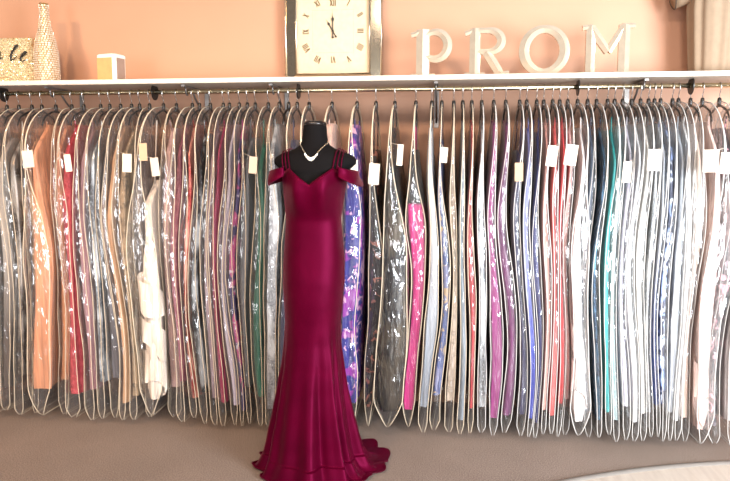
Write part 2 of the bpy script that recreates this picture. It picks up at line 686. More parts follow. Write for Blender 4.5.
class Bag:
    def __init__(s, X, hl, hr, zb, dmax, bulge, seed, vee=False):
        s.vee = vee
        s.hem = 0.16 if vee else random.uniform(0.03, 0.075)
        s.X, s.hl, s.hr, s.zt, s.zb, s.dm, s.bulge, s.seed = X, hl, hr, Z_RAIL + ZN, zb, dmax, bulge, seed
        s.L = s.zt - zb
        s.gph = random.uniform(0.22, 0.40)
        s.gk = random.uniform(0.6, 0.85) if vee else random.uniform(0.62, 0.86)

    def d(s, z):
        t = (s.zt - z) / 0.235
        if t < 1:
            dd = 0.022 + (s.dm - 0.022) * sqrt(max(0.0, 1 - (1 - max(0, t)) ** 2))
        else:
            dd = s.dm
        q = (s.zt - z) / s.L
        dd *= 1 + 0.05 * sin(pi * min(1, q))
        b = (z - s.zb) / s.hem
        if b < 1:
            dd *= (0.86 if s.vee else 0.97) + (0.14 if s.vee else 0.03) * sqrt(max(0.0, 1 - (1 - max(0, b)) ** 2))
        return dd

    def taper(s, z):
        """thickness 0..1 with height"""
        q = (s.zt - z)
        top = 0.36 + 0.64 * sstep(0.05, 0.55, q)
        b = (z - s.zb) / s.hem
        bot = 1.0 if b >= 1 else (max(0, b) ** 0.85 if s.vee else 0.3 + 0.7 * max(0, b))
        return top * (0.03 + 0.97 * bot)

    def gus(s, z):
        q = (s.zt - z) / s.L
        return (s.gk * sstep(s.gph - 0.28, s.gph + 0.12, q) + 0.10) * (1 + 0.25 * noise.noise((s.seed, z * 4.0, 9.0)))

    def half(s, side, y, z):
        """half thickness on one side (-1 left, +1 right) at depth y"""
        d = s.d(z)
        h = (s.hl if side < 0 else s.hr) * s.taper(z)
        u = min(1.0, max(-1.0, y / d))
        g = s.gus(z)
        h *= 0.92 + 0.08 * noise.noise((s.seed * 3.1, z * 3.3, 5.0))
        p = g + (1 - g) * max(0.0, 1 - abs(u) ** 2.6)
        x = h * p
        q = s.zt - z
        if q < 0.3:
            x = max(x, (0.0125 - 0.004 * sstep(0.02, 0.1, q)) * (1 - abs(u) ** 7) * sstep(0.3, 0.2, q) if q < 0.2 else x)
        if s.bulge:
            w = sstep(0.222, 0.25, -y) * s.taper(z) * sstep(0.35, 0.8, s.zt - z)
            x += s.bulge * w
        return x

    def point(s, side, y, z, f=1.0):
        x = side * s.half(side, y, z) * f
        mid = (s.hr - s.hl) * 0.0 + 0.16 * min(s.hl, s.hr) * noise.noise((s.seed * 5.7, z * 2.6, 2.0)) * sstep(0.15, 0.5, s.zt - z)
        return warp(s.X + x + mid, y, z)

    def mid(s, z):
        return 0.16 * min(s.hl, s.hr) * noise.noise((s.seed * 5.7, z * 2.6, 2.0)) * sstep(0.15, 0.5, s.zt - z)


def build_bag(B, parent, base, pipe_mat):
    lv = []
    n = 50
    for i in range(n + 1):
        t = i / n
        # denser at the shoulders and at the hem
        tt = 0.5 - 0.5 * cos(pi * t)
        tt = 0.55 * tt + 0.45 * t
        lv.append(B.zt - B.L * tt)
    M = 13
    V, Fc = [], []
    ring = 2 * M + 2
    near_l, near_r = [], []
    far_l, far_r = [], []
    for z in lv:
        d = B.d(z)
        ys = [-d * cos(pi * k / (M - 1)) for k in range(M)]
        amp = 0.10 * min(B.hl, B.hr) * B.taper(z)
        row = []
        for k, y in enumerate(ys):          # right side, near -> far
            p = B.point(1, y, z)
            p.x -= amp * (0.5 + 0.5 * noise.noise((y * 14 + B.seed, z * 5.5, 1.3)))
            row.append(p)
        far = B.point(1, d, z)
        row.append(Vector(((row[-1].x + B.point(-1, d, z).x) / 2, d + 0.012 * B.gus(z), z)))
        for k, y in enumerate(reversed(ys)):  # left side, far -> near
            p = B.point(-1, y, z)
            p.x += amp * (0.5 + 0.5 * noise.noise((y * 14 - B.seed, z * 5.5, 7.1)))
            row.append(p)
        row.append(Vector(((row[0].x + row[-1].x) / 2, -d - 0.014 * B.gus(z), z)))
        near_r.append(row[0].copy())
        far_r.append(row[M - 1].copy())
        far_l.append(row[M + 1].copy())
        near_l.append(row[2 * M].copy())
        V += [p - base for p in row]
    for i in range(n):
        for k in range(ring):
            l = (k + 1) % ring
            Fc.append((i * ring + k, (i + 1) * ring + k, (i + 1) * ring + l, i * ring + l))
    bag = mesh_obj('garment_bag', V, Fc, M_film, parent)
    for a, b in ((near_l, far_l), (near_r, far_r)):
        path = a + list(reversed(b[n - 2::1][0:0])) + [a[-1].lerp(b[-1], f) for f in (0.25, 0.5, 0.75)] + list(reversed(b))[::2]
        V, Fc = tube_data([p - base for p in path], 0.0019 if not B.vee else 0.0026, 5)
        mesh_obj('piping', V, Fc, pipe_mat, bag)
    return bag


def build_gown(B, parent, base, mat, zg_top, zg_bot, flare, pleats, seed, width=1.0, top_w=0.34, fill=0.95):
    V, Fc = [], []
    n, R = 40, 56
    for i in range(n + 1):
        t = i / n
        z = zg_top + (zg_bot - zg_top) * t
        bod = top_w + (0.80 - top_w) * sstep(-0.02, 0.13, t) - 0.05 * sin(pi * min(1, t / 0.34))
        bod += (flare - 0.80) * sstep(0.25, 0.8, t)
        dd = min(B.d(z) * bod * width, B.d(z) * 0.95)
        for k in range(R):
            a = 2 * pi * k / R
            ca, sa = cos(a), sin(a)
            y = -dd * math.copysign(abs(ca) ** 0.38, ca)
            side = 1 if sa >= 0 else -1
            hmax = B.half(side, y, z) * fill
            amp = (0.06 + 0.22 * sstep(0.2, 0.8, t))
            wob = 0.5 + 0.5 * cos(pleats * a + seed + 1.3 * noise.noise((a * 1.1 + seed, z * 1.7, 0)))
            x = side * hmax * abs(sa) ** 0.28 * (1 - amp * wob)
            yy = y * (1 - 0.04 * wob * t)
            V.append(warp(B.X + x + B.mid(z), yy, z) - base)
    for i in range(n):
        for k in range(R):
            l = (k + 1) % R
            Fc.append((i * R + k, (i + 1) * R + k, (i + 1) * R + l, i * R + l))
    Fc.append(tuple(range(R)))
    g = mesh_obj('gown', V, Fc, mat, parent)
    # shoulder straps to the hanger
    y0 = 0.40 * B.d(zg_top)
    for s_ in (-1, 1):
        za = Z_RAIL - 0.145
        P = [Vector((B.X + flow(B.X, s_ * y0, zg_top), s_ * y0, zg_top - 0.02)), Vector((B.X, s_ * 0.10, za - 0.03)), Vector((B.X, s_ * 0.10, za - 0.016))]
        mesh_obj('strap', *tube_data([p - base for p in P], 0.004, 5), mat, g)
    return g


def build_ruffle(B, parent, base, mat, z, height, waves, seed):
    """a gathered flounce round the near side of the skirt"""
    V, Fc = [], []
    n, R = 6, 90
    for i in range(n + 1):
        t = i / n
        for k in range(R + 1):
            a = -0.75 * pi + 1.5 * pi * k / R
            zz0 = z - height * t - 0.05 * a
            d = B.d(zz0)
            y = -d * 0.93 * cos(a * 0.62)
            side = 1 if a >= 0 else -1
            h = B.half(side, max(-d, y), zz0) * 0.93
            w = 0.5 + 0.5 * sin(waves * a + seed)
            s = min(1.0, abs(a) / 0.7) ** 0.6
            x = side * h * s * (0.86 + 0.12 * t * w)
            zz = zz0 + 0.03 * t * sin(waves * 0.5 * a + seed * 2)
            yy = y * (0.93 + 0.06 * t * w)
            V.append(warp(B.X + x + B.mid(zz0), yy, zz) - base)
    for i in range(n):
        for k in range(R):
            a = i * (R + 1) + k
            Fc.append((a, a + R + 1, a + R + 2, a + 1))
    return mesh_obj('ruffle', V, Fc, mat, parent)


# hub pixel, kind, colours, description, top y, gown bottom gap px, options
G = [
    (-19, 'satin', ('8a8078', ), 'warm grey satin gown outermost at the left end of the rail', 130, 36, {}),
    (-6, 'satin', ('5e4a42', ), 'dark brown satin gown, second at the left end of the rail', 130, 36, {}),
    (6, 'sequin', ('9a928a', 'd5cdc2'), 'light grey sequin gown near the left end of the rail', 132, 40, {}),
    (18, 'ombre', ('4d423c', 'b0a9a2'), 'gown fading from pale grey to dark brown near the left end', 138, 40, {}),
    (31, 'sequin', ('6a615b', 'c9c1b8'), 'taupe and silver sequin gown just left of the bronze one', 135, 45, {}),
    (41, 'sequin', ('755940', 'cda878'), 'bronze sequin gown beside the full peach skirt', 138, 45, {'d': 0.205}),
    (55, 'satin', ('d8926a', ), 'peach gown with a full skirt in a wide bag', 120, 26, {'bulge': 0.040, 'd': 0.30, 'tag': (28, 159, 13, 18)}),
    (71, 'satin', ('dc9668', ), 'slim peach orange gown right before the crimson one', 122, 38, {'d': 0.205}),
    (83, 'lace', ('a81f2c', 'd0505a'), 'crimson red lace gown among greys, far left', 116, 22, {'tag': (68, 163, 7, 18)}),
    (100, 'satin', ('9c7076', ), 'dusky mauve gown next to the crimson lace one', 130, 36, {}),
    (109, 'sequin', ('8f959c', 'e8ecee'), 'silver and slate sequin gown near a mauve one', 128, 40, {}),
    (120, 'satin', ('5c5b64', ), 'dark slate satin gown beside the champagne one', 134, 40, {}),
    (131, 'satin', ('cfa079', ), 'champagne tan gown with a plain skirt', 126, 30, {}),
    (139, 'lace', ('a88e70', '5b5045'), 'tan and taupe lace gown beside the champagne one', 130, 34, {'tag': (127, 163, 10, 19)}),
    (149, 'satin', ('4b3a2f', ), 'dark brown gown tucked behind the ivory ruffles', 134, 34, {'d': 0.192, 'tantag': (143, 152, 9, 18)}),
    (163, 'satin', ('f4e2d0', ), 'ivory gown with cascading ruffles in a wide bag', 180, 22, {'bulge': 0.046, 'd': 0.315, 'ruffle': (285, 325, 358), 'tag': (155, 167, 10, 19), 'flare': 0.97}),
    (176, 'satin', ('c29d97', ), 'thin dusty rose gown right of the ivory ruffles', 128, 36, {'d': 0.192}),
    (192, 'lace', ('7a3a48', 'a76b74'), 'dark wine lace gown beside the coral red one', 120, 38, {}),
    (199, 'sequin', ('c4473f', 'f0a08e'), 'coral red sequin gown, left half of the rail', 117, 34, {}),
    (210, 'sequin', ('1d1b1c', 'a9adb0'), 'black gown with silver sequins beside the coral red one', 134, 36, {}),
    (223, 'satin', ('8d7880', ), 'mauve grey satin gown next to black silver sequins', 130, 36, {}),
    (229, 'satin', ('9a1c4c', ), 'raspberry satin gown beside the lavender one', 118, 26, {}),
    (239, 'satin', ('b9b0c0', ), 'pale lavender satin gown, left of the mannequin', 122, 34, {}),
    (247, 'floral', ('3a2f66', 'b34c86', 'c9c4d4'), 'gown with pink and purple flowers, near the emerald gown', 126, 26, {}),
    (255, 'satin', ('5b5d63', ), 'charcoal gown between floral and emerald gowns', 138, 36, {'tag': (253, 165, 9, 17)}),
    (268, 'satin', ('0a5c48', ), 'emerald green satin gown left of the mannequin', 144, 34, {}),
    (279, 'sequin', ('b9bcc0', 'eceff0'), 'white silver sequin gown right of the emerald one', 124, 36, {}),
    (297, 'satin', ('2b3152', ), 'navy gown partly hidden by the mannequin', 140, 36, {}),
    (309, 'lace', ('dccab8', 'f3e8da'), 'cream lace gown directly behind the mannequin neck', 140, 36, {}),
    (332, 'satin', ('efc3b0', ), 'pale blush gown peeking out above the mannequin shoulder', 112, 30, {}),
    (357, 'floral', ('2a2a8c', '9a36a4', 'e8b4d2'), 'royal purple gown with large pink flowers beside the wine gown', 125, 28, {'tag': (351, 170, 14, 20), 'flare': 0.95}),
    (376, 'floral', ('221d1e', '2b2526', 'b0705f'), 'black gown with a few coral flowers, right of the mannequin', 150, 30, {'tag': (374, 174, 11, 21), 'd': 0.205}),
    (395, 'sequin', ('141213', '4a4032'), 'black gown with gold sequins in a wide bag', 128, 20, {'tag': (400, 155, 6, 21), 'flare': 0.97, 'bulge': 0.036, 'd': 0.31}),
    (416, 'twotone', ('c81c78', '1d191c'), 'hot pink gown with a black bodice', 150, 24, {'flare': 0.95, 'd': 0.21}),
    (432, 'ombre', ('8f98a4', 'd4d8de'), 'pale silver blue gown beneath the letter P', 128, 34, {}),
    (442, 'floral', ('3c4a78', '6d6f90', 'a98f70'), 'navy gown with gold flowers near hot pink one', 140, 34, {'tag': (444, 155, 7, 15)}),
    (454, 'lace', ('b8a490', '837260'), 'nude gown with brown lace, right of navy and gold flowers', 126, 36, {}),
    (463, 'satin', ('7f8c98', ), 'steel blue grey satin gown before the bright red one', 130, 16, {}),
    (472, 'satin', ('ac1422', ), 'bright red satin gown beneath the letter R', 112, 34, {}),
    (482, 'sequin', ('8b8f93', 'd9dcde'), 'silver sequin gown between bright red and magenta gowns', 118, 34, {}),
    (494, 'satin', ('8c2c70', ), 'magenta satin gown, right of the bright red one', 114, 18, {}),
    (506, 'satin', ('651f58', ), 'deep plum purple satin gown', 114, 18, {}),
    (520, 'satin', ('262449', ), 'midnight indigo gown right of the plum one', 150, 34, {'tantag': (519, 172, 8, 18)}),
    (527, 'ombre', ('2e40a8', '7a7eb4'), 'periwinkle gown turning royal blue at the hem', 128, 36, {}),
    (537, 'satin', ('2b2f6a', ), 'navy satin gown just left of the blush pink one', 132, 36, {}),
    (544, 'satin', ('de9f92', ), 'blush pink satin gown left of two coral ones', 118, 30, {}),
    (553, 'satin', ('ea5e5c', ), 'coral pink gown next to the blush pink satin one', 126, 38, {'tag': (552, 156, 10, 20)}),
    (560, 'satin', ('d83e44', ), 'coral red satin gown, right half of the rail', 122, 42, {}),
    (568, 'lace', ('f0cdc8', 'e8a8a4'), 'pale pink lace gown behind the white ruffles', 128, 40, {'tag': (571, 155, 12, 20), 'd': 0.205}),
    (578, 'satin', ('efe6e2', ), 'white gown with satin ruffles at the hem', 128, 26, {'bulge': 0.032, 'd': 0.305, 'ruffle': (335, 370), 'flare': 0.97}),
    (588, 'satin', ('455872', ), 'slate blue gown beside white ruffles', 124, 38, {'d': 0.205}),
    (597, 'sequin', ('163852', '47718c'), 'dark blue sequin gown left of the turquoise one', 128, 36, {'d': 0.275, 'flare': 0.96}),
    (608, 'satin', ('22a3a2', ), 'turquoise satin gown', 130, 38, {'d': 0.285}),
    (615, 'lace', ('b9d4d6', 'e4eeee'), 'pale aqua lace gown right of turquoise', 126, 34, {}),
    (623, 'lace', ('c8c4d4', 'e6e4ee'), 'pale lilac lace gown beneath the letter M', 126, 34, {'tag': (627, 172, 8, 20)}),
    (632, 'lace', ('e0e2e4', 'f6f6f4'), 'white lace gown right of the pale lilac one', 124, 24, {}),
    (641, 'lace', ('e8e4dc', 'faf6f0'), 'off-white beaded lace gown between white and silver gowns', 124, 28, {}),
    (649, 'sequin', ('c9cfd4', 'f4f6f8'), 'white and silver sequin gown on the right', 126, 32, {'tag': (654, 160, 12, 20)}),
    (655, 'ombre', ('2f55b4', 'd0d8e2'), 'pale gown turning bright royal blue at the hem', 124, 40, {}),
    (661, 'print', ('2f3552', 'd6dde8', '8fa6d8'), 'white gown with blue print and navy hem', 122, 40, {}),
    (673, 'satin', ('b5bcc4', ), 'pale grey satin gown, right end of the rail', 126, 34, {}),
    (679, 'satin', ('f4f1ee', ), 'plain white satin gown near the right end', 120, 36, {}),
    (691, 'satin', ('f0d8c8', ), 'ivory blush gown before the pink ruffled one', 124, 34, {'d': 0.205}),
    (703, 'satin', ('f2cfc4', ), 'blush pink gown with ruffles bunched at the hem', 122, 26, {'bulge': 0.026, 'd': 0.30, 'ruffle': (372, 392), 'flare': 0.96, 'tag': (711, 161, 15, 21)}),
    (720, 'floral', ('2b2730', '53484f', 'e8a6b4'), 'black gown with pink flowers at the right end', 128, 30, {'tag': (726, 163, 10, 20), 'flare': 0.95, 'd': 0.23}),
    (735, 'satin', ('c9c2c0', ), 'pale grey satin gown right of the black pink-flowered one', 128, 36, {}),
    (749, 'lace', ('d8c0bc', 'efe2dc'), 'pale rose lace gown outermost at the right end', 128, 36, {}),
]
XS = [at_y(g[0], 90, 0).x for g in G]
for i, (hub, kind, cols, desc, ty, gap, op) in enumerate(G):
    X = XS[i]
    gl = (X - XS[i - 1]) if i else 0.07
    gr = (XS[i + 1] - X) if i < len(G) - 1 else 0.09
    hl, hr = min(gl * 0.5 - 0.003, 0.066), min(gr * 0.5 - 0.003, 0.066)
    dm = op.get('d', random.uniform(0.250, 0.285))
    xn = 445 + (hub - 445) * (1 + dm / 3.47)
    yb = 414 + 0.043 * xn + random.uniform(-5, 4)
    if op.get('bulge'):
        yb -= 1
    zb = max(0.03, at_y(xn, yb, -dm).z)
    B = Bag(X, hl, hr, zb, dm, op.get('bulge', 0), i * 3.7 + 1, bool(op.get('bulge')) or hub in (357, 376, 395, 416, 309, 332))
    base = Vector((X, 0, zb))
    e = empty('bagged_gown', base, desc + (' in clear garment bag' if 'bag' not in desc and len(desc.split()) <= 12 else ''), 'gown', 'gowns in clear bags on the rail')
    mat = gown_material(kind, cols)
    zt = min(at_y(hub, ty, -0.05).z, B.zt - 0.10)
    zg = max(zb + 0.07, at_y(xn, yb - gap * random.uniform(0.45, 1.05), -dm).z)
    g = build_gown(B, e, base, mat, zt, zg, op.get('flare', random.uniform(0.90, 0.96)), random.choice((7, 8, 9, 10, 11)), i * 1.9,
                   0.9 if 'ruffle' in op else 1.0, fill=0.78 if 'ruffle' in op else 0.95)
    for q, ry in enumerate(op.get('ruffle', ())):
        zr = at_y(xn, ry, -dm).z
        build_ruffle(B, e, base, mat, min(zr, zt - 0.2), 0.15, 5 + q, q * 2.1 + i)
    build_bag(B, e, base, M_pipe_warm_lit if hub < 480 else M_pipe_white)  # left bags get piping with the warm light painted in
    for k in ('tag', 'tantag'):
        if k in op:
            px, py, w, h = op[k]
            yt = -max(B.d(at_y(px, py, -dm).z), 0.345) - 0.012
            p = at_y(px, py, yt)
            sc = (yt - CAM.y) / F
            bm = bmesh.new()
            rot = Matrix.Rotation(random.uniform(-0.12, 0.12), 3, 'Y') @ Matrix.Rotation(random.uniform(-0.25, 0.25), 3, 'Z')
            box(bm, (0, 0, 0), (w * sc, 0.0016, h * sc), rot)
            tg = bm_obj('price_tag', bm, M_tag if k == 'tag' else M_tan_tag, e, loc=p - base)
            near = B.point(1, -B.d(p.z + 0.06), p.z + 0.06)
            if k == 'tag':
                mesh_obj('tag_string', *tube_data([Vector((0, 0.002, h * sc * 0.45)), near - p], 0.0012, 4), M_tag, tg)
    make_hanger(X, 'black hanger with steel hook carrying the ' + ' '.join(desc.split()[:9]).rstrip(','))

# spare hanger
make_hanger(at_y(288.5, 90, 0).x, 'empty black hanger on the rail, left of the mannequin neck')

# size dividers
for px, lab in ((3, 'black size divider disc at the far left of the rail'), (154, 'black size divider disc above the ivory ruffled gown'),
                (298, 'black size divider disc beside the mannequin neck'), (577, 'black size divider disc beneath the gap between O and M'),
                (690, 'black size divider disc near the right end of rail')):
    X = at_y(px, 90, 0).x + 0.004
    V, Fc = [], []
    n = 32
    for s in (-0.0022, 0.0022):
        for r in (0.0135, 0.046):
            for k in range(n):
                a = 2 * pi * k / n
                V.append((s, r * cos(a), r * sin(a)))
    for k in range(n):
        l = (k + 1) % n
        Fc += [(k, l, n + l, n + k), (2 * n + k, 3 * n + k, 3 * n + l, 2 * n + l), (n + k, n + l, 3 * n + l, 3 * n + k), (k, 2 * n + k, 2 * n + l, l)]
    tag(mesh_obj('size_divider', V, Fc, M_black, smooth=False, loc=(X, 0, Z_RAIL)), lab, 'divider', 'size dividers on the rail')

# ------------------------------------------------------------------ mannequin
YM = -0.64
CX = at_y(315.5, 200, YM).x
S = (YM - CAM.y) / F


def zpx(py):
    return at_y(315, py, YM).z


rings = [  # pixel y, half width px, half depth px
    (121.0, 1.0, 1.0), (122.2, 7, 7), (123.6, 10, 10), (126, 11.5, 11.5), (129, 12, 12), (135, 12.3, 12.4), (141, 13.2, 13.4),
    (145, 15, 14.5), (148.5, 20, 16), (151, 27, 18), (154, 35, 20), (157, 40, 21), (160, 42, 22), (164, 41.5, 23), (168, 37, 25), (172, 31.5, 27),
    (178, 30, 27), (186, 29.5, 26.5), (200, 28, 25), (219, 26, 20), (240, 27, 21), (262, 29, 24), (285, 29, 25), (300, 26, 23), (306, 15, 14), (307, 1, 1)]
me = empty('dress_form', (CX, YM, 0), 'black headless dress form wearing the wine velvet gown', 'mannequin')
V, Fc = [], []
R = 64
base = Vector((CX, YM, 0))


def dense(rows, n):
    out = []
    for i in range(len(rows) - 1):
        for k in range(n):
            t = k / n
            out.append(tuple(a + (b - a) * t for a, b in zip(rows[i], rows[i + 1])))
    out.append(rows[-1])
    return out


rr = dense(rings, 2)
for py, hw, hd in rr:
    z = zpx(py)
    if py > 170:
        hw, hd = hw * 0.95, hd * 0.93
    for k in range(R):
        a = 2 * pi * k / R
        bust = 0.0
        if 168 < py < 212:
            w = sin(pi * (py - 168) / 44)
            f = max(0, -sin(a))
            bust = w * f * (abs(cos(a)) ** 0.5) * 4
        V.append(Vector((hw * S * cos(a), (hd * S) * sin(a) - bust * S, z)))
for i in range(len(rr) - 1):
    for k in range(R):
        l = (k + 1) % R
        Fc.append((i * R + k, i * R + l, (i + 1) * R + l, (i + 1) * R + k))
Fc.append(tuple(range(R)))
torso = mesh_obj('torso', V, Fc, M_blackcloth, me)
bvh = BVHTree.FromPolygons([tuple(v) for v in V], Fc)
zt = zpx(123.2)
mesh_obj('neck_cap', *tube_data([(0, 0, zt - 0.012), (0, 0, zt), (0, 0, zt + 0.008), (0, 0, zt + 0.0105)], 0, 40, radii=[0.0505, 0.0505, 0.046, 0.034]), M_blackcap, me)
mesh_obj('pole', *tube_data([(0, 0, 0.02), (0, 0, zpx(304))], 0.014, 12), M_grey_metal, me)
mesh_obj('base', *tube_data([(0, 0, 0.001), (0, 0, 0.012), (0, 0, 0.02)], 0, 40, radii=[0.15, 0.15, 0.13]), M_grey_metal, me)

# ------------------------------------------------------------------ velvet gown
ge = empty('velvet_gown', (CX, YM, 0), 'long wine red velvet gown with train worn by the dress form', 'gown')
prof = [  # pixel y, half width px, half depth px, centre offset px
    (168, 33.0, 31.5, 0), (180, 32.8, 31.5, -0.5), (188, 31.8, 30.5, -1), (203, 29.8, 27.5, -1.5), (219, 28.3, 23, -2), (235, 29.5, 23.5, -2), (260, 31.5, 26, -2),
    (280, 31.6, 28, -2.5), (300, 30.2, 28, -3), (320, 28.8, 27, -3.5), (340, 29.6, 27, -4), (360, 31.8, 29, -4), (385, 35, 32, -5), (410, 39, 37, -5), (435, 44.0, 42, -5), (452, 48, 46.5, -4.6)]
z_floor_px = None
R = 180


def top_px(a):
    """neckline height by angle; a = -pi/2 is the front"""
    x = cos(a)
    f = -sin(a)
    if f > 0:
        ax = abs(x)
        # V in the middle, peak near the straps, lower at the sides
        if ax < 0.66:
            return 184.0 - 16.0 * (ax / 0.66) ** 0.95
        return 168 + 9 * ((ax - 0.66) / 0.34) ** 1.4
    return 177 + 12 * (-f) ** 0.7


def prof_at(py):
    for i in range(len(prof) - 1):
        a, b = prof[i], prof[i + 1]
        if py <= b[0] or i == len(prof) - 2:
            t = max(0.0, min(1.0, (py - a[0]) / (b[0] - a[0])))
            tm = t * t * (3 - 2 * t) * 0.35 + t * 0.65
            return [a[j] + (b[j] - a[j]) * tm for j in (1, 2, 3)]


def fold(a, amt):
    b = a + 0.25 * sin(2 * a + 0.6)
    return amt * (0.55 * sin(11 * b + 0.8) + 0.35 * sin(7 * b + 2.2) + 0.3 * sin(19 * b + 1.0))


z_low = zpx(452)
NL = 86
V, Fc = [], []
rows = 0
for i in range(NL + 1):
    t = i / NL
    for k in range(R):
        a = 2 * pi * k / R
        tp = top_px(a)
        py = tp + (452 - tp) * t
        hw, hd, cx = prof_at(py)
        bust = 0.0
        if py < 222:
            w = max(0.0, sin(pi * max(0, py - 160) / 62))
            c_ = cos(a)
            bust = w * w * max(0, -sin(a)) * (math.exp(-((c_ - 0.45) / 0.28) ** 2) + math.exp(-((c_ + 0.45) / 0.28) ** 2)) * 6.5
        fa = sstep(300, 450, py)
        f = fold(a, 0.16 * fa ** 1.2)
        # small horizontal gathers at the hips and waist
        gth = 0.006 * noise.noise((cos(a) * 3, sin(a) * 3, py * 0.09)) * (1 - fa)
        x = (cx + hw * cos(a) * (1 + f + gth)) * S
        y = (hd * sin(a) * (1 + f + gth) - bust) * S
        V.append(Vector((x, y, zpx(py))))
    rows += 1
# lower skirt and train: down to the carpet, then spreading
hw, hd, cx = prof_at(452)
NS = 30
for i in range(1, NS + 1):
    t = i / NS
    for k in range(R):
        a = 2 * pi * k / R
        c, s = cos(a), sin(a)
        right = max(0.0, cos(a - 0.55)) ** 1.5
        left = max(0.0, cos(a - pi + 0.15)) ** 2.0
        back = max(0.0, s)
        front = max(0.0, -s)
        ext = 1 + 24 * right + 5 * left + 8 * back        # px of spread at the very hem
        dn = min(1.0, t / 0.62)
        z = z_low * (1 - dn) ** 1.0
        run = 7.0 * dn + (0.20 * dn + 0.80 * sstep(0.35, 1.0, t)) * ext
        f = fold(a, 0.16)
        lift = 0.0
        if t > 0.5:
            u = (t - 0.5) / 0.5
            lift = u * (0.012 + 0.020 * (0.5 + 0.5 * sin(15 * a + 1.0)) * (0.3 + right + left) + 0.016 * noise.noise((c * 4, s * 4, t * 3))) * min(1.0, 0.12 + 1.1 * right + 0.9 * left + 0.4 * back)
            if t > 0.93:
                lift *= 0.75
        rr_ = 1 + f * (1 - 0.35 * t)
        x = (cx + hw * c * rr_ + run * c + 0.10 * run * sin(9 * a)) * S
        y = (hd * s * rr_ + run * s) * S
        V.append(Vector((x, y, max(0.006, z + lift + 0.006))))
    rows += 1
for i in range(rows - 1):
    for k in range(R):
        l = (k + 1) % R
        Fc.append((i * R + k, i * R + l, (i + 1) * R + l, (i + 1) * R + k))
body = mesh_obj('dress_body', V, Fc, M_velvet, ge)
sol = body.modifiers.new('cloth_thickness', 'SOLIDIFY')
sol.thickness = 0.003
sol.offset = 1

bvh_dress = BVHTree.FromPolygons([tuple(v) for v in V], Fc)


def on_form(x, z, off=0.004, back=False):
    o = Vector((x, 1.0 if back else -1.0, z))
    d = Vector((0, -1 if back else 1, 0))
    h = bvh.ray_cast(o, d)
    if h[0] is None:
        return Vector((x, 0, z))
    n = h[1] if h[1].dot(d) < 0 else -h[1]
    return h[0] + n * off


def pxx(px):
    return (px - 315.5) * S


# straps: three slim bands on each side
for s in (-1, 1):
    for q, (xa, xb) in enumerate(((20.0, 24.4), (23.6, 27.4), (27.2, 30.4))):
        P = []
        zc_ = zpx(172)
        for t in range(29):
            u = t / 28
            ph = radians(2 + 176 * u)
            x = s * (xa + (xb - xa) * sin(ph)) * S
            dr = Vector((0, -cos(ph), sin(ph)))
            h = bvh.ray_cast(Vector((x, 0, zc_)) + dr, -dr)
            n = h[1] if h[1].dot(dr) > 0 else -h[1]
            P.append(h[0] + n * 0.007)
        mesh_obj('strap', *tube_data(P, 0.0027, 6), M_velvet, ge)

# off-shoulder draped sleeves
for s in (-1, 1):
    V, Fc = [], []
    n, m = 30, 8
    for i in range(n + 1):
        u = i / n
        an = -pi * 0.60 + pi * 1.25 * u           # from the front, round the arm stump, to the back
        # centre line round the shoulder
        cxl = 27 + 15.5 * max(0.0, cos(an)) ** 0.8
        cyl = 26 * sin(an)
        for j in range(m + 1):
            v = j / m
            drop = 167.5 + 4.5 * sin(pi * u) ** 1 - 1.5 * (1 - u)
            hgt = 6 + 9.0 * sin(pi * min(1, u * 1.15)) ** 0.8
            py = drop + hgt * v
            flare = (1.2 + 4.5 * v) * sin(pi * u) ** 0.6 + 1.2 * sin(18 * u + 4 * v)
            x = cxl + flare * max(0.2, cos(an))
            y = cyl + flare * sin(an) * 0.6
            V.append(Vector((s * x * S, y * S, zpx(py))))
    for i in range(n):
        for j in range(m):
            a = i * (m + 1) + j
            Fc.append((a, a + 1, a + m + 2, a + m + 1))
    sl = mesh_obj('draped_sleeve', V, Fc, M_velvet, ge)
    so = sl.modifiers.new('cloth_thickness', 'SOLIDIFY')
    so.thickness = 0.004

# ------------------------------------------------------------------ necklace
ne = empty('necklace', (CX, YM, zpx(150)), 'crystal necklace with spiky drops round the dress form neck', 'necklace')
off = Vector((0, 0, zpx(150)))
pts = []
for i in range(41):
    u = -1 + 2 * i / 40
    px = 315.6 + 13.0 * u
    py = 158.6 - 15.0 * abs(u) ** 1.6
    p = on_form(pxx(px), zpx(py), 0.0085)
    pts.append(p - off)
mesh_obj('chain', *tube_data(pts, 0.0012, 6), M_gem, ne)


def gem(bm, c, r, drop=None):
    if drop:
        bmesh.ops.create_cone(bm, segments=6, radius1=r * 0.25, radius2=r, depth=drop, matrix=Matrix.Translation(c))
    else:
        bmesh.ops.create_icosphere(bm, subdivisions=1, radius=r, matrix=Matrix.Translation(c))


bm = bmesh.new()
gem(bm, Vector((0, 0, 0)), 0.0026)
g0 = bm_obj('bead', bm, M_gem, ne, loc=pts[0])
for i in range(1, 41):
    link_copy(g0, 'bead', ne, pts[i])
d0 = None
for i in range(11, 30, 2):
    k = 1 - abs(i - 20) / 11
    ln = 0.009 + 0.007 * k
    if d0 is None:
        bm = bmesh.new()
        gem(bm, Vector((0, 0, -0.5)), 0.18, 1.0)
        d0 = bm_obj('crystal_drop', bm, M_gem, ne)
        o = d0
    else:
        o = link_copy(d0, 'crystal_drop', ne)
    o.scale = (0.0075, 0.0075, ln)
    o.location = pts[i] + Vector((0, -0.004, 0.0))

# ------------------------------------------------------------------ letters on the shelf
YL = 0.0


def ell(cx, cy, rx, ry, a0=0, a1=360, n=32):
    return [(cx + rx * cos(radians(a0 + (a1 - a0) * k / n)), cy + ry * sin(radians(a0 + (a1 - a0) * k / n))) for k in range(n + 1)]


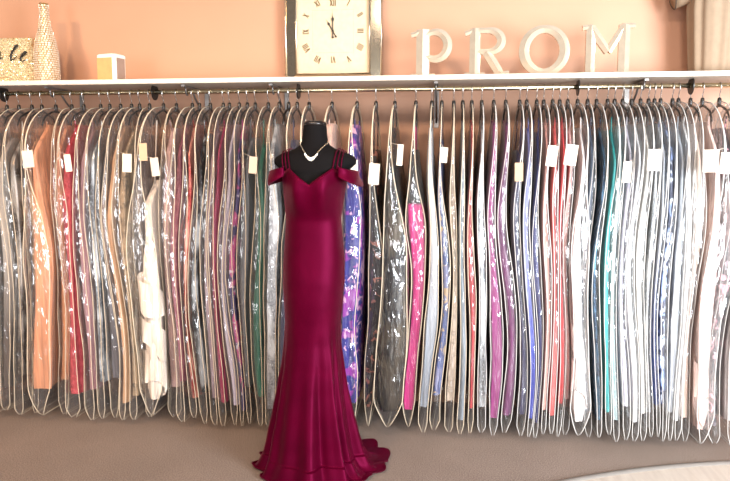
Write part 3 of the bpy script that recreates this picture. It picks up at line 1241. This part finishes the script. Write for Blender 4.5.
# strokes of each letter: centre line in pixels, widths along it
LET = {
    'P': ([([(422.6, 71.5), (422.6, 25)], [13, 13]),
           ([(410.8, 70), (434.6, 70)], [4, 4]),
           ([(411, 30.2), (416, 29), (420, 26.8), (425, 27)], [5, 5, 5, 5]),
           ([(424, 31.5)] + ell(434.5, 40.6, 12.8, 13.2, -115, 122) + [(424, 51)], None)], 'silver letter P standing first on the shelf'),
    'R': ([([(474.6, 71), (474.6, 25)], [10.5, 10.5]),
           ([(464.6, 69.5), (484.5, 69.5)], [3.6, 3.6]),
           ([(464.6, 29.8), (470, 28), (475, 25.5)], [4.5, 4.5, 4.5]),
           ([(475, 26.8), (484, 26.8)] + ell(488.5, 37.2, 12, 10.4, -90, 90) + [(477, 47.6)], None),
           ([(486, 48), (492, 57), (498, 66.5), (502.5, 69.5), (508.5, 67.5)], [8.5, 9, 9, 5.5, 3])], 'silver letter R standing between P and O'),
    'O': ([(ell(543.6, 46.6, 19.8, 21.2, 0, 360, 64), 'ring')], 'round silver letter O standing between R and M'),
    'M': ([([(590, 70), (590, 22)], [9, 9]), ([(622.4, 70), (622.4, 21.5)], [10.5, 10.5]),
           ([(581.8, 68.8), (599.2, 68.8)], [3.6, 3.6]), ([(613, 68.8), (632, 68.8)], [3.6, 3.6]),
           ([(581.8, 23.8), (592, 22.8)], [4.6, 4.6]), ([(620, 22.4), (632.2, 22.4)], [4.4, 4.4]),
           ([(590, 24), (607, 47.5)], [9, 7]), ([(622, 23), (607, 47.5)], [7, 6.5])], 'silver letter M standing last on the shelf'),
}


def ridge_sweep(pts, wid, closed):
    """a bar with a raised middle ridge, swept along a flat line (x, z)"""
    V, Fc = [], []
    N = len(pts)
    for i, (x, z) in enumerate(pts):
        a = pts[i - 1] if (i or closed) else pts[i]
        b = pts[(i + 1) % N] if (i < N - 1 or closed) else pts[i]
        t = Vector((b[0] - a[0], 0, b[1] - a[1])).normalized()
        nn = Vector((-t.z, 0, t.x))
        w = wid[i] / 2
        c = Vector((x, 0, z))
        rh = min(0.020, w * 0.75)
        for o, y in ((-w, 0.018), (-w, -0.006), (0, -0.006 - rh), (w, -0.006), (w, 0.018)):
            V.append(c + nn * o + Vector((0, y, 0)))
    for i in range(N if closed else N - 1):
        j = (i + 1) % N
        for k in range(5):
            l = (k + 1) % 5
            Fc.append((i * 5 + k, i * 5 + l, j * 5 + l, j * 5 + k))
    if not closed:
        Fc += [tuple(range(5)), tuple((N - 1) * 5 + k for k in range(4, -1, -1))]
    return V, Fc


for ch, (strokes, lab) in LET.items():
    allx = [p[0] for st in strokes for p in st[0]]
    cxp = (min(allx) + max(allx)) / 2
    o0 = at_y(cxp, 71, YL)
    sc = (o0 - CAM).dot(CF) / F
    parts = []
    for pts, wid in strokes:
        closed = wid == 'ring'
        if closed:
            pts = pts[:-1]
            wid = [7.4 + 2.8 * abs(cos(2 * pi * k / 64)) for k in range(64)]
        if wid is None:
            n_ = len(pts)
            wid = [5.2 + 3.6 * sin(pi * k / (n_ - 1)) for k in range(n_)]
        parts.append(ridge_sweep([((x - cxp) * sc, (71 - y) * sc) for x, y in pts], [w * sc for w in wid], closed))
    V, Fc = join(*parts)
    zmin = min(v.z for v in V)
    V = [v - Vector((0, 0, zmin)) for v in V]
    o = mesh_obj('display_letter', V, Fc, M_letter, smooth=False, loc=(o0.x, YL, SH_T))
    bm = bmesh.new()
    bm.from_mesh(o.data)
    bmesh.ops.recalc_face_normals(bm, faces=bm.faces)
    bm.to_mesh(o.data)
    bm.free()
    tag(o, lab, 'letter', 'letters spelling PROM')

# ------------------------------------------------------------------ clock
YC = 0.275
cc0 = at_y(333.5, 32, YC)
SCK = (cc0 - CAM).dot(CF) / F
HC = cc0.z - SH_T
HW = 48.5 * SCK
ce = empty('mirror_clock', (cc0.x, YC, SH_T), 'square mirror framed clock with roman numerals leaning on wall', 'clock')
zc = HC
h_out, h_in = HC, HC - 0.068
h_out_x = HW


def quad_panel(name, pts, y0, y1, mat, parent):
    V = [Vector((p[0], y0[i], p[1])) for i, p in enumerate(pts)] + [Vector((p[0], y1, p[1])) for p in pts]
    Fc = [(0, 1, 2, 3), (7, 6, 5, 4)] + [(i, i + 4, (i + 1) % 4 + 4, (i + 1) % 4) for i in range(4)]
    return mesh_obj(name, V, Fc, mat, parent, smooth=False)


W1, W0 = HW, HW - 0.066
zo, zi = HC, HC - 0.060
corn_o = [(-W1, zc - zo), (W1, zc - zo), (W1, zc + zo + 0.02), (-W1, zc + zo + 0.02)]
corn_i = [(-W0, zc - zi), (W0, zc - zi), (W0, zc + zi + 0.02), (-W0, zc + zi + 0.02)]
for i in range(4):
    j = (i + 1) % 4
    quad_panel('frame_panel', [corn_o[i], corn_o[j], corn_i[j], corn_i[i]], [-0.012, -0.012, -0.034, -0.034], 0.02, M_mirror, ce)
for lp, y, r in ((corn_o, -0.014, 0.006), (corn_i, -0.034, 0.0065)):
    P = [(x, y, z + (0.006 if k < 2 and lp is corn_o else 0)) for k, (x, z) in enumerate(lp)]
    mesh_obj('trim_bead', *tube_data(P, r, 8, closed=True), M_clocktrim, ce)
bm = bmesh.new()
box(bm, (0, -0.012, zc + 0.01), (W0 * 2, 0.012, zi * 2 + 0.02))
dial = bm_obj('dial', bm, M_dial, ce)
NUM = ['XII', 'I', 'II', 'III', 'IIII', 'V', 'VI', 'VII', 'VIII', 'IX', 'X', 'XI']


def stroke(bm, x0, z0, x1, z1, w):
    d = Vector((x1 - x0, 0, z1 - z0))
    rot = Matrix.Rotation(math.atan2(d.x, d.z), 3, 'Y')
    box(bm, ((x0 + x1) / 2, 0, (z0 + z1) / 2), (w, 0.002, d.length), rot)


for k, s in enumerate(NUM):
    an = 2 * pi * k / 12
    dx, dz = sin(an), cos(an)
    q = 0.158 / max(abs(dx), abs(dz))
    if k % 3:
        q *= 0.985
    bm = bmesh.new()
    H = 0.036
    wds = {'I': 0.009, 'V': 0.02, 'X': 0.02}
    tot = sum(wds[c] for c in s)
    x = -tot / 2
    for ch in s:
        w = wds[ch]
        if ch == 'I':
            stroke(bm, x + w / 2, -H / 2, x + w / 2, H / 2, 0.005)
        elif ch == 'V':
            stroke(bm, x + 0.003, H / 2, x + w / 2, -H / 2, 0.0058)
            stroke(bm, x + w - 0.003, H / 2, x + w / 2, -H / 2, 0.004)
        else:
            stroke(bm, x + 0.003, H / 2, x + w - 0.003, -H / 2, 0.0058)
            stroke(bm, x + w - 0.003, H / 2, x + 0.003, -H / 2, 0.004)
        x += w
    o = bm_obj('numeral', bm, M_gold, dial, loc=(dx * q, -0.0195, zc + dz * q))
    o.rotation_euler = (0, an, 0)
bm = bmesh.new()
for i in range(25):
    for sx, sz in ((1, 0), (-1, 0), (0, 1), (0, -1)):
        t = -0.118 + 0.236 * i / 24
        c = (0.118 * sx + t * abs(sz), -0.019, zc + 0.118 * sz + t * abs(sx))
        box(bm, c, (0.002, 0.001, 0.002))
mt = bm_obj('minute_track', bm, M_gold, dial)
for nm, an, ln in (('minute_hand', radians(0), 0.115), ('hour_hand', radians(-30), 0.082)):
    yy = -0.026 if nm == 'minute_hand' else -0.023
    V2 = [(-0.003, -0.028), (-0.003, ln * 0.45), (-0.0085, ln * 0.58), (-0.0012, ln * 0.72), (0, ln), (0.0012, ln * 0.72), (0.0085, ln * 0.58), (0.003, ln * 0.45), (0.003, -0.028), (0.0075, -0.034), (0, -0.042), (-0.0075, -0.034)]
    n = len(V2)
    V = [Vector((x, -0.001, z)) for x, z in V2] + [Vector((x, 0.001, z)) for x, z in V2]
    Fc = [tuple(range(n)), tuple(range(2 * n - 1, n - 1, -1))] + [(i, i + n, (i + 1) % n + n, (i + 1) % n) for i in range(n)]
    o = mesh_obj(nm, V, Fc, M_hand, ce, smooth=False, loc=(0, yy, zc))
    o.rotation_euler = (0, an, 0)
mesh_obj('pivot', *tube_data([(0, -0.02, zc), (0, -0.029, zc)], 0.0065, 12), M_hand, ce)

# ------------------------------------------------------------------ mosaic bottle and sign
YB = 0.10
pb = at_y(47.5, 79, YB)
sb = (pb - CAM).dot(CF) / F
M_bottle = simple('gold_grout', 'a5824f', 0.5, 0.3)
M_pearl = simple('pearly_mosaic_chip', 'ead8bf', 0.22, 0.3)
be = empty('mosaic_bottle', (pb.x, YB, SH_T), 'tall bottle covered in pearly mosaic chips on the shelf', 'bottle')
bp = [(0, 11.6), (8, 11.8), (30, 11.2), (40, 9.6), (48, 7.3), (55, 5.2), (62, 4.2), (70, 3.9), (75.5, 4.4)]
BTOP = at_y(47.5, 3.5, YB).z - SH_T
kz = BTOP / 75.5
mesh_obj('body', *tube_data([(0, 0, z * kz) for z, r in bp], 0, 28, radii=[r * sb for z, r in bp]), M_bottle, be)


def brad(z):
    z /= kz
    for (z0, r0), (z1, r1) in zip(bp, bp[1:]):
        if z <= z1:
            return (r0 + (r1 - r0) * (z - z0) / (z1 - z0)) * sb
    return bp[-1][1] * sb


bm = bmesh.new()
z = 0.008
rowi = 0
while z < BTOP - 0.004:
    r = brad(z)
    n = max(8, int(2 * pi * r / 0.0135))
    for k in range(n):
        a = 2 * pi * (k + 0.5 * (rowi % 2)) / n + random.uniform(-0.05, 0.05)
        rot = Matrix.Rotation(a, 3, 'Z') @ Matrix.Rotation(random.uniform(-0.25, 0.25), 3, 'X') @ Matrix.Rotation(random.uniform(-0.2, 0.2), 3, 'Z')
        box(bm, (r * cos(a), r * sin(a), z), (0.006, 0.0098, 0.0088), rot)
    z += 0.0125
    rowi += 1
ch = bm_obj('mosaic_chips', bm, M_pearl, be)
ch['kind'] = 'stuff'

YS = 0.13
pr = at_y(36.5, 79, YS)
ss = (pr - CAM).dot(CF) / F
stp = at_y(20, 38.5, YS).z - SH_T
se = empty('glitter_sign', (pr.x - 0.20, YS, SH_T), 'gold glitter block sign with black script lettering', 'sign')
bm = bmesh.new()
box(bm, (0, 0, stp / 2), (0.40, 0.05, stp), bevel=0.003)
bm_obj('block', bm, mosaic_material('gold_glitter', 'c79a55', 'fff3d2', 130), se)
bm = bmesh.new()
nx, nz = 46, 25
for i in range(nx):
    for j in range(nz):
        x = -0.195 + 0.39 * (i + 0.5) / nx + random.uniform(-.002, .002)
        zz = 0.004 + (stp - 0.008) * (j + 0.5) / nz
        rot = Matrix.Rotation(random.uniform(-0.5, 0.5), 3, 'X') @ Matrix.Rotation(random.uniform(-0.5, 0.5), 3, 'Z') @ Matrix.Rotation(random.uniform(0, 1.5), 3, 'Y')
        box(bm, (x, -0.0255, zz), (0.007, 0.003, 0.006), rot)
ch = bm_obj('glitter_chips', bm, simple('gold_glitter_chip', 'efdcb0', 0.2, 0.45), se)
ch['kind'] = 'stuff'


def sgn(px, py):
    p = at_y(px, py, YS - 0.032)
    return Vector((p.x - se.location.x, -0.033, p.z - SH_T))


for nm, P, rad in (('script_letter_l', [(11, 53), (15, 49), (18, 45.6), (17.5, 44.6), (15.5, 46), (12.5, 51), (10.6, 57), (11, 60.5), (13.5, 59.5), (17, 56)],
                    [.002, .003, .003, .003, .005, .006, .006, .004, .003, .002]),
                   ('script_letter_e', [(18.5, 58.5), (22, 57), (25.5, 54), (27, 51.8), (25.5, 51.5), (22.5, 54), (20.5, 57.5), (20.6, 60.8), (22.5, 61.5), (26, 59)],
                    [.002, .003, .003, .003, .004, .006, .006, .004, .003, .002]),
                   ('script_letter_k', [(-2, 53), (0.2, 51.5), (-0.5, 55), (0.6, 59), (2.6, 57.5)], [.003, .004, .005, .004, .002])):
    mesh_obj(nm, *tube_data([sgn(*p) for p in P], 0, 6, radii=rad), M_hand, se)

# ------------------------------------------------------------------ small speaker
YP = 0.02
pp = at_y(112, 79, YP)
sp = (pp - CAM).dot(CF) / F
w, hh, dp = 22.5 * sp, at_y(112, 55, YP).z - SH_T, 0.10
pe = empty('desk_speaker', (pp.x, YP, SH_T), 'small tan and white speaker box on the shelf', 'speaker')


def rounded_prism(name, hx, hy, r, z0, z1, mat, parent, dome=0.0):
    ring = []
    for cx, cy, a0 in ((hx - r, hy - r, 0), (-hx + r, hy - r, 90), (-hx + r, -hy + r, 180), (hx - r, -hy + r, 270)):
        for k in range(7):
            a = radians(a0 + 90 * k / 6)
            ring.append((cx + r * cos(a), cy + r * sin(a)))
    n = len(ring)
    V = [Vector((x, y, z0)) for x, y in ring] + [Vector((x, y, z1)) for x, y in ring]
    Fc = [(i, (i + 1) % n, (i + 1) % n + n, i + n) for i in range(n)] + [tuple(range(n - 1, -1, -1))]
    if dome:
        V += [Vector((x * 0.9, y * 0.9, z1 + dome)) for x, y in ring]
        Fc += [(i + n, (i + 1) % n + n, (i + 1) % n + 2 * n, i + 2 * n) for i in range(n)]
        Fc.append(tuple(range(2 * n, 3 * n)))
    else:
        Fc.append(tuple(range(n, 2 * n)))
    return mesh_obj(name, V, Fc, mat, parent, smooth=False)


sp_parts = [rounded_prism('shell', w / 2, dp / 2, 0.018, 0, hh * 0.88, M_speaker_w, pe),
            rounded_prism('lid', w / 2 + 0.002, dp / 2 + 0.002, 0.02, hh * 0.88, hh * 0.96, M_speaker_w, pe, dome=0.006)]
bm = bmesh.new()
box(bm, (-0.004, -dp / 2 - 0.001, hh * 0.43), (w * 0.80, 0.004, hh * 0.86), bevel=0.001)
bm_obj('front_grille', bm, M_speaker, pe)
bm = bmesh.new()
box(bm, (w / 2 + 0.001, 0, hh * 0.43), (0.003, dp * 0.66, hh * 0.86), bevel=0.001)
bm_obj('side_panel', bm, M_speaker_s, pe)
pe.rotation_euler = (0, 0, radians(-14))

# ------------------------------------------------------------------ small taupe garment on display, right end of the shelf
YD = 0.14
pdm = at_y(712, 70, YD)
sd = (pdm - CAM).dot(CF) / F
de = empty('display_coat', (pdm.x, YD, SH_T), 'pleated taupe coat displayed upright at the right shelf end', 'coat')


def pleated(name, cx, prof_, x_r, depth, waves, amp, mat, parent, arc=(0, 2 * pi), thick=0.0):
    V, Fc = [], []
    R = 96
    for z, r in prof_:
        for k in range(R + 1):
            a = arc[0] + (arc[1] - arc[0]) * k / R
            q = 1 + amp * (sin(waves * a + 0.7) + 0.5 * sin(waves * 1.7 * a + 2))
            V.append(Vector((cx + r * x_r * q * cos(a), r * depth * q * sin(a), z)))
    for i in range(len(prof_) - 1):
        for k in range(R):
            a = i * (R + 1) + k
            Fc.append((a, a + 1, a + R + 2, a + R + 1))
    o = mesh_obj(name, V, Fc, mat, parent)
    if thick:
        so = o.modifiers.new('cloth_thickness', 'SOLIDIFY')
        so.thickness = thick
    return o


pleated('coat_body', 0, [(0.004, 0.86), (0.06, 0.9), (0.15, 0.95), (0.25, 1.0), (0.34, 1.05), (0.42, 1.02), (0.50, 0.8), (0.54, 0.3), (0.545, 0.02)], 0.125, 0.10, 9, 0.045, M_coat, de, thick=0.004)
# short flared sleeve on the left, ending in a dark edged cuff
V, Fc = [], []
n, m = 24, 6
P0, P1 = Vector((-0.05, -0.06, 0.465)), Vector((-0.20, 0.06, 0.43))
ax = (P1 - P0).normalized()
u = Vector((0, 1, 0))
w_ = ax.cross(u).normalized()
for i in range(m + 1):
    t = i / m
    c = P0.lerp(P1, t)
    for k in range(n):
        a = 2 * pi * k / n
        r = 0.055 + 0.012 * t
        V.append(c + u * (r * 0.8 * cos(a)) + w_ * (r * sin(a) * (1 + 0.05 * sin(5 * a))))
for i in range(m):
    for k in range(n):
        l = (k + 1) % n
        Fc.append((i * n + k, i * n + l, (i + 1) * n + l, (i + 1) * n + k))
Fc.append(tuple(m * n + k for k in range(n)))
sl = mesh_obj('sleeve', V, Fc, M_coat, de)
so = sl.modifiers.new('cloth_thickness', 'SOLIDIFY')
so.thickness = 0.004
mesh_obj('cuff', *tube_data([V[m * n + k] for k in range(n)], 0.003, 6, closed=True), simple('dark_cuff_edge', '4a3c30', 0.7), sl)
pleated('side_panel', 0.20, [(0.004, 0.8), (0.1, 0.9), (0.22, 1.0), (0.34, 1.05), (0.45, 1.0), (0.5, 0.7)], 0.075, 0.09, 7, 0.05, M_coat, de, thick=0.004)
